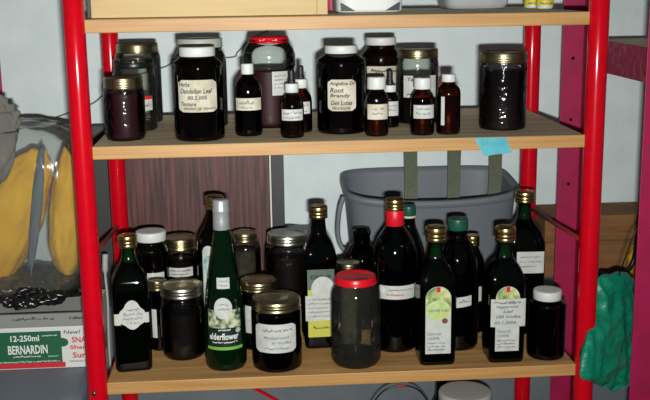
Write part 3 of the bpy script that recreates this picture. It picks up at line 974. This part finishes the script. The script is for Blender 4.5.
for i, (xa, xb) in enumerate(((.180, .206), (.276, .304), (.366, .398))):
    lb = ('leftmost', 'middle', 'rightmost')[i]
    pts = smooth_pts([(xa, .3995, .410), (xa + .004, .410, .393), ((xa + xb) / 2, .490, .309), (xb - .003, .545, .229), (xb, .570, .174)], 5)
    V, F = [], []
    hw = .0145
    for q in pts:
        V += [q + Vector((-hw, -.0008, 0)), q + Vector((hw, -.0008, 0)), q + Vector((hw, .0010, 0)), q + Vector((-hw, .0010, 0))]
    for k in range(len(pts) - 1):
        for e in range(4):
            F.append((4 * k + e, 4 * (k + 1) + e, 4 * (k + 1) + (e + 1) % 4, 4 * k + (e + 1) % 4))
    F += [(0, 1, 2, 3), tuple(len(V) - 4 + q for q in (3, 2, 1, 0))]
    tag(mesh('webbing_strap', V, F, 'strap', None, False), lb + ' of the three olive grey straps hanging into the grey bin', 'strap', 'straps hanging into the bin')

# cable tacked along the wall behind the jars
tag(tube('wall_cable', smooth_pts([(-.60, .6765, 0.379), (-.522, .6765, 0.406), (-.493, .6765, 0.426), (-.458, .6765, 0.457), (-.343, .6765, 0.491), (-.320, .6765, 0.508), (-.198, .6765, 0.508), (-.179, .6765, 0.521), (-.15, .6765, 0.547), (-.10, .6765, 0.572)]), .0018, 'cable', None, 8),
    'thin grey cable running along the white wall behind the jars', 'cable')

# ================================================================== below the lower shelf
t = thing('storage_jar', 'big jar with pale lid, standing under the bottom shelf on the right', 'jar', (.240, .115, -.395))
p = jar_prof(.060, .283, .047, .84)
lathe('glass_body', p, 'clear_dim', t)
lathe('contents', inside(p, .2), 'tincture', t, close_top=True)
plastic_lid(.283, .0500, .020, 'offwhite', t)
t = thing('wine_bottle', 'dark corked bottle neck rising beside the big pale lidded jar below', 'bottle', (.223, .262, -.395))
p = rnd([(.026, .0005), (.028, .0015), (.030, .006), (.030, .02), (.030, .180), (.024, .205), (.0120, .230), (.0110, .285), (.0122, .286), (.0122, .297), (.0095, .298)])
lathe('glass_body', p, 'dark', t)
lathe('contents', inside(p, .2), 'tincture', t, close_top=True)
lathe('cork', [(.0085, .285), (.0085, .303), (.0005, .3035)], 'charcoal', t, 24)
t = thing('metal_pail', 'metal pail with thin black wire handle, under the bottom shelf', 'pail', (.115, .14, -.395))
t.scale = (.92, .92, 1)
lathe('pail_body', rnd([(.046, .0005), (.048, .001), (.058, .18), (.060, .182), (.060, .186), (.056, .184), (.046, .006), (.001, .005)]), 'silver', t, close_bottom=False)
tube('handle', smooth_pts([(-.060, -.02, .180), (-.066, -.03, .26), (-.040, -.035, .308), (.0, -.036, .322), (.040, -.035, .308), (.066, -.03, .26), (.060, -.02, .180)]), .0017, 'black', t, 8)
tube('grip', smooth_pts([(-.010, -.036, .3205), (.0, -.036, .3215), (.010, -.036, .3205)]), .0026, 'rod', t, 10)

# ================================================================== left of the unit: tote, jar box, bagged cushions
t = thing('storage_tote', 'blue grey plastic tote supporting the jar box, left of the red shelving', 'tote', (-.70, .20, -.5))
lathe('tote_body', [(.21, .0005, .9), (.215, .004, .9), (.232, .449, .9)], 'tote', t, 64)
lathe('lid', rnd([(.235, .447, .9), (.240, .449, .9), (.240, .465, .9), (.228, .4745, .9), (.001, .4746, .9)]), 'tote', t, 64)
zt = -.0250
t = thing('jar_carton', 'white jar carton with green and red printed BERNARDIN panel', 'box', (-.62, .25, zt))
box('carton_body', (-.24, -.11, .0005), (.156, .12, .082), 'box_white', t, .002)
fp = Vector((0, -.1104, 0))
sf = Surf(flat=(fp, Vector((1, 0, 0)), Vector((0, 0, 1)), Vector((0, -1, 0))))
pn = patch('green_panel', sf, -.24, .1050, .0075, .0740, 'box_green', t, .0003, nu=2, nv=2)
patch('red_band', sf, -.24, .1100, .0030, .0130, 'redink', pn, .0006, nu=2, nv=2)
writing('lettering', sf, [('12-250ml', .0130, .0555, .052, .0120, 0), ('BERNARDIN', .0070, .0310, .0720, .0170, 0), ('~', .016, .024, .050, .0035, 0), ('~', .070, .064, .028, .0030, 0), ('~', .080, .024, .018, .0025, 0), ('~', -.01, .0140, .11, .0030, 0)], 'whiteink', pn, .0008)
patch('leaf_mark', sf, .0960, .1180, .0430, .0600, 'box_green', t, .0009, 'oval')
writing('red_lettering', sf, [('SNAP', .1240, .0500, .034, .0110, 0), ('Sharp', .1200, .0350, .038, .0100, 0), ('Sure', .1240, .0200, .032, .0110, 0)], 'redink', t, .0006)
writing('grey_lettering', sf, [('New!', .1100, .0670, .030, .0080, .2), ('~', .118, .0120, .036, .0025, 0)], 'greyink', t, .0006)
box('flap', (-.24, -.1120, .0825), (.156, -.104, .1080), 'box_grey', t, .0015)
sf2 = Surf(flat=(Vector((0, -.1122, 0)), Vector((1, 0, 0)), Vector((0, 0, 1)), Vector((0, -1, 0))))
writing('flap_lettering', sf2, [('~', .020, .0960, .075, .0050, 0)], 'ink', t, .0004)
writing('flap_lettering', sf2, [('~', .120, .0960, .030, .0050, 0)], 'ink', t, .0004)


def blob(name, c, r, ma, parent=None, seed=0, amp=.12, fr=3.0, rot=(0, 0, 0), taper=0, crease=0, sub=5, flat=0, boxy=0):
    from mathutils import noise, Euler
    bm = bmesh.new()
    bmesh.ops.create_icosphere(bm, subdivisions=sub, radius=1)
    E_ = Euler(rot).to_matrix()
    for v in bm.verts:
        n = v.co.normalized()
        d = noise.noise(n * fr + Vector((seed, seed * 2, 3))) * amp + noise.noise(n * fr * 2.6 + Vector((seed + 5, 1, 3))) * amp * .45
        if crease:
            d += -abs(noise.noise(Vector((n.x * 2.2 + seed, n.y * 2.2, n.z * 5)))) * crease
        q = n * (1 + d)
        if boxy:
            q = q / (abs(n.x) ** boxy + abs(n.y) ** boxy + abs(n.z) ** boxy) ** (1 / boxy)
        k = 1 - taper * q.z
        q = Vector((q.x * r[0] * k, q.y * r[1] * k, q.z * r[2]))
        if flat:
            q.z = max(q.z, -r[2] * flat)
        v.co = E_ @ q + Vector(c)
    me = bpy.data.meshes.new(name)
    bm.to_mesh(me)
    bm.free()
    me.shade_smooth()
    return link(name, me, ma, parent)


zb = zt + .1085
tag(blob('black_plastic_bundle', (-.575, .245, zb + .022), (.085, .10, .028), 'shiny_black', seed=3, amp=.25, fr=4, flat=.75), 'shiny black plastic bundle under the bagged yellow cushions', 'bundle')
tag(blob('yellow_cushion', (-.632, .280, .225), (.064, .055, .160), 'cloth_y', seed=1, amp=.06, rot=(0, .50, 0), taper=.10), 'larger yellow cushion in the clear bag, on the left', 'cushion', 'bagged cushions')
tag(blob('yellow_cushion', (-.509, .272, .252), (.036, .058, .135), 'cloth_y', seed=9, amp=.06, rot=(0, .10, 0), taper=.22), 'narrower yellow cushion in the clear bag, beside the red post', 'cushion', 'bagged cushions')
tag(blob('violet_tag', (-.561, .225, .262), (.010, .004, .120), 'violet', seed=4, amp=.2, rot=(0, .16, 0), sub=4), 'violet grey strip between the two yellow cushions', 'strip')
tag(blob('grey_blanket', (-.662, .192, .362), (.135, .020, .064), 'cloth_g', seed=6, amp=.14, rot=(0, -1.0, 0), crease=.06), 'crumpled grey cloth at the top left of the clear bag', 'cloth')
tag(blob('plastic_bag', (-.650, .264, .256), (.185, .112, .168), 'film', seed=12, amp=.05, fr=2.4, crease=.04, sub=6, boxy=5), 'clear crinkled plastic bag of yellow cushions, on the jar carton', 'bag')
tag(tube('plastic_strip', smooth_pts([(-.4495, .300, .150), (-.4520, .300, .110), (-.4505, .300, .05), (-.4535, .302, -.04), (-.4530, .302, -.12)]), [.006] * 6 + [.0026] * 18 + [.0026], 'offwhite', None, 8),
    'thin pale plastic strip hanging behind the left red post', 'strip')

# ================================================================== right: magenta steel shelving, carton, green bag
t = thing('steel_shelving', 'magenta painted steel shelving unit at the right edge', 'shelving unit', (.56, .28, -.5))


def T(p):
    return (p[0] - .56, p[1] - .28, p[2] + .5)


def angle_post(x, y, lab, sy):
    # an L section: one flange across, one along
    a = [T((x, y, -.4995)), T((x + .048, y + .003 * sy, 1.0))]
    o = box('post', a[0], a[1], 'magenta', t, .0008)
    box('post_flange', T((x + .045, y + .003 * sy, -.4995)), T((x + .048, y + .04 * sy, 1.0)), 'magenta', t, .0008)
    for zz in (.24, .380, .510, .64):
        tube('bolt', [T((x + .024, y, zz - .0)), T((x + .024, y - .003, zz))], .0035, 'bolt', o, 10)
    return o


angle_post(.503, .430, '', -1)
angle_post(.525, .022, '', 1)
box('side_beam', T((.5560, .026, .488)), T((.5600, .428, .551)), 'magenta_worn', t, .0008)
box('shelf_board', T((.5605, .026, .537)), T((1.1, .428, .549)), 'top_old', t, .001)
box('back_beam', T((.5605, .4285, .49)), T((1.1, .4315, .549)), 'magenta_worn', t, .0008)

pm = thing('steel_post', 'magenta steel upright at the far left edge, behind the plastic bag', 'post', (-.714, .52, -.005))
box('post_flange', (0, 0, .0005), (.036, .003, .9), 'magenta', pm, .0005)
box('post_web', (0, .003, .0005), (.003, .03, .9), 'magenta', pm, .0005)

t = thing('cardboard_box', 'brown cardboard box on the grey ledge, at right behind the shelving', 'box', (.70, .60, -.0045))
box('carton', (-.185, -.06, .0005), (.2, .07, .085), 'card', t, .002)
box('carton_lid', (-.188, -.063, .0855), (.203, .073, .146), 'card', t, .003)
tag(tube('black_cable', smooth_pts([(.80, .44, .62), (.715, .44, .40), (.698, .44, .25), (.692, .44, .12), (.684, .44, .055), (.655, .43, .030), (.61, .43, .034), (.597, .45, .040), (.59, .46, .002)]), .0052, 'black', None, 10),
    'black cable looping down before the brown cardboard box', 'cable')
tag(blob('yellow_cloth', (.735, .485, .043), (.045, .035, .058), 'cloth_y', seed=2, amp=.12, flat=.8, sub=4), 'small yellow cloth bundle beside the black cable at right', 'cloth')

# green nylon bag: rows of (z, left x, left y, right x, right y, half thickness)
rowsG = [(.1285, .486, .048, .505, .066, .005), (.120, .466, .030, .528, .080, .014), (.104, .458, .020, .543, .094, .021), (.088, .461, .020, .547, .096, .022), (.074, .463, .016, .547, .092, .018),
         (.060, .450, .000, .547, .086, .017), (.044, .438, -.018, .547, .082, .022), (.022, .425, -.036, .547, .078, .022), (.0, .416, -.048, .546, .074, .022), (-.02, .414, -.054, .545, .068, .022),
         (-.036, .424, -.046, .545, .062, .020), (-.052, .450, -.024, .544, .056, .016), (-.068, .478, -.002, .540, .046, .011), (-.084, .504, .016, .530, .034, .005)]
V, F = [], []
sg_ = 64
from mathutils import noise
dz = smooth_pts([(r[0], 0, 0) for r in rowsG], 4)
cols = [smooth_pts([(r[k], r[k + 1], 0) for r in rowsG], 4) for k in (1, 3)]
th_ = smooth_pts([(r[5], 0, 0) for r in rowsG], 4)
for i in range(len(dz)):
    z = dz[i].x + .022
    L, Rr, th = cols[0][i], cols[1][i], th_[i].x
    c, h = (L + Rr) / 2, (Rr - L) / 2
    nn = Vector((h.y, -h.x, 0)).normalized()
    for k in range(sg_):
        a = 2 * PI * k / sg_
        ca, sa = math.cos(a), math.sin(a)
        ca = math.copysign(abs(ca) ** .8, ca)
        q = c + h * ca + nn * th * sa
        gather = -abs(noise.noise(Vector((q.x * 36 + q.y * 10, 0, z * 14 + 4)))) * .012 - abs(noise.noise(Vector((q.x * 14, 3, z * 30 + q.x * 28)))) * .010
        rip = noise.noise(Vector((q.x * 80, q.y * 80, z * 60))) * .004
        q = q + nn * (gather + rip) * (1 if sa > 0 else -1) * min(1, abs(sa) * 1.4)
        V.append((q.x - .008 + .010 * max(0, ca), q.y, z + noise.noise(Vector((q.x * 40, q.y * 40, 2))) * .010))
n = len(dz)
for i in range(n - 1):
    for k in range(sg_):
        F.append((i * sg_ + k, i * sg_ + (k + 1) % sg_, (i + 1) * sg_ + (k + 1) % sg_, (i + 1) * sg_ + k)[::-1])
F.append(tuple(range(sg_)))
F.append(tuple((n - 1) * sg_ + k for k in range(sg_))[::-1])
gb = thing('nylon_bag', 'crumpled green nylon bag, hanging between red post and magenta post', 'bag', (.50, .03, -.08))
o = mesh('bag_body', [(v[0] - .50, v[1] - .03, v[2] + .08) for v in V], F, 'green_bag', gb)
tube('drawstring', [(0.0, .026, .200), (.02, .004, .30), (.0345, .002, .33)], .0012, 'black', gb, 8)
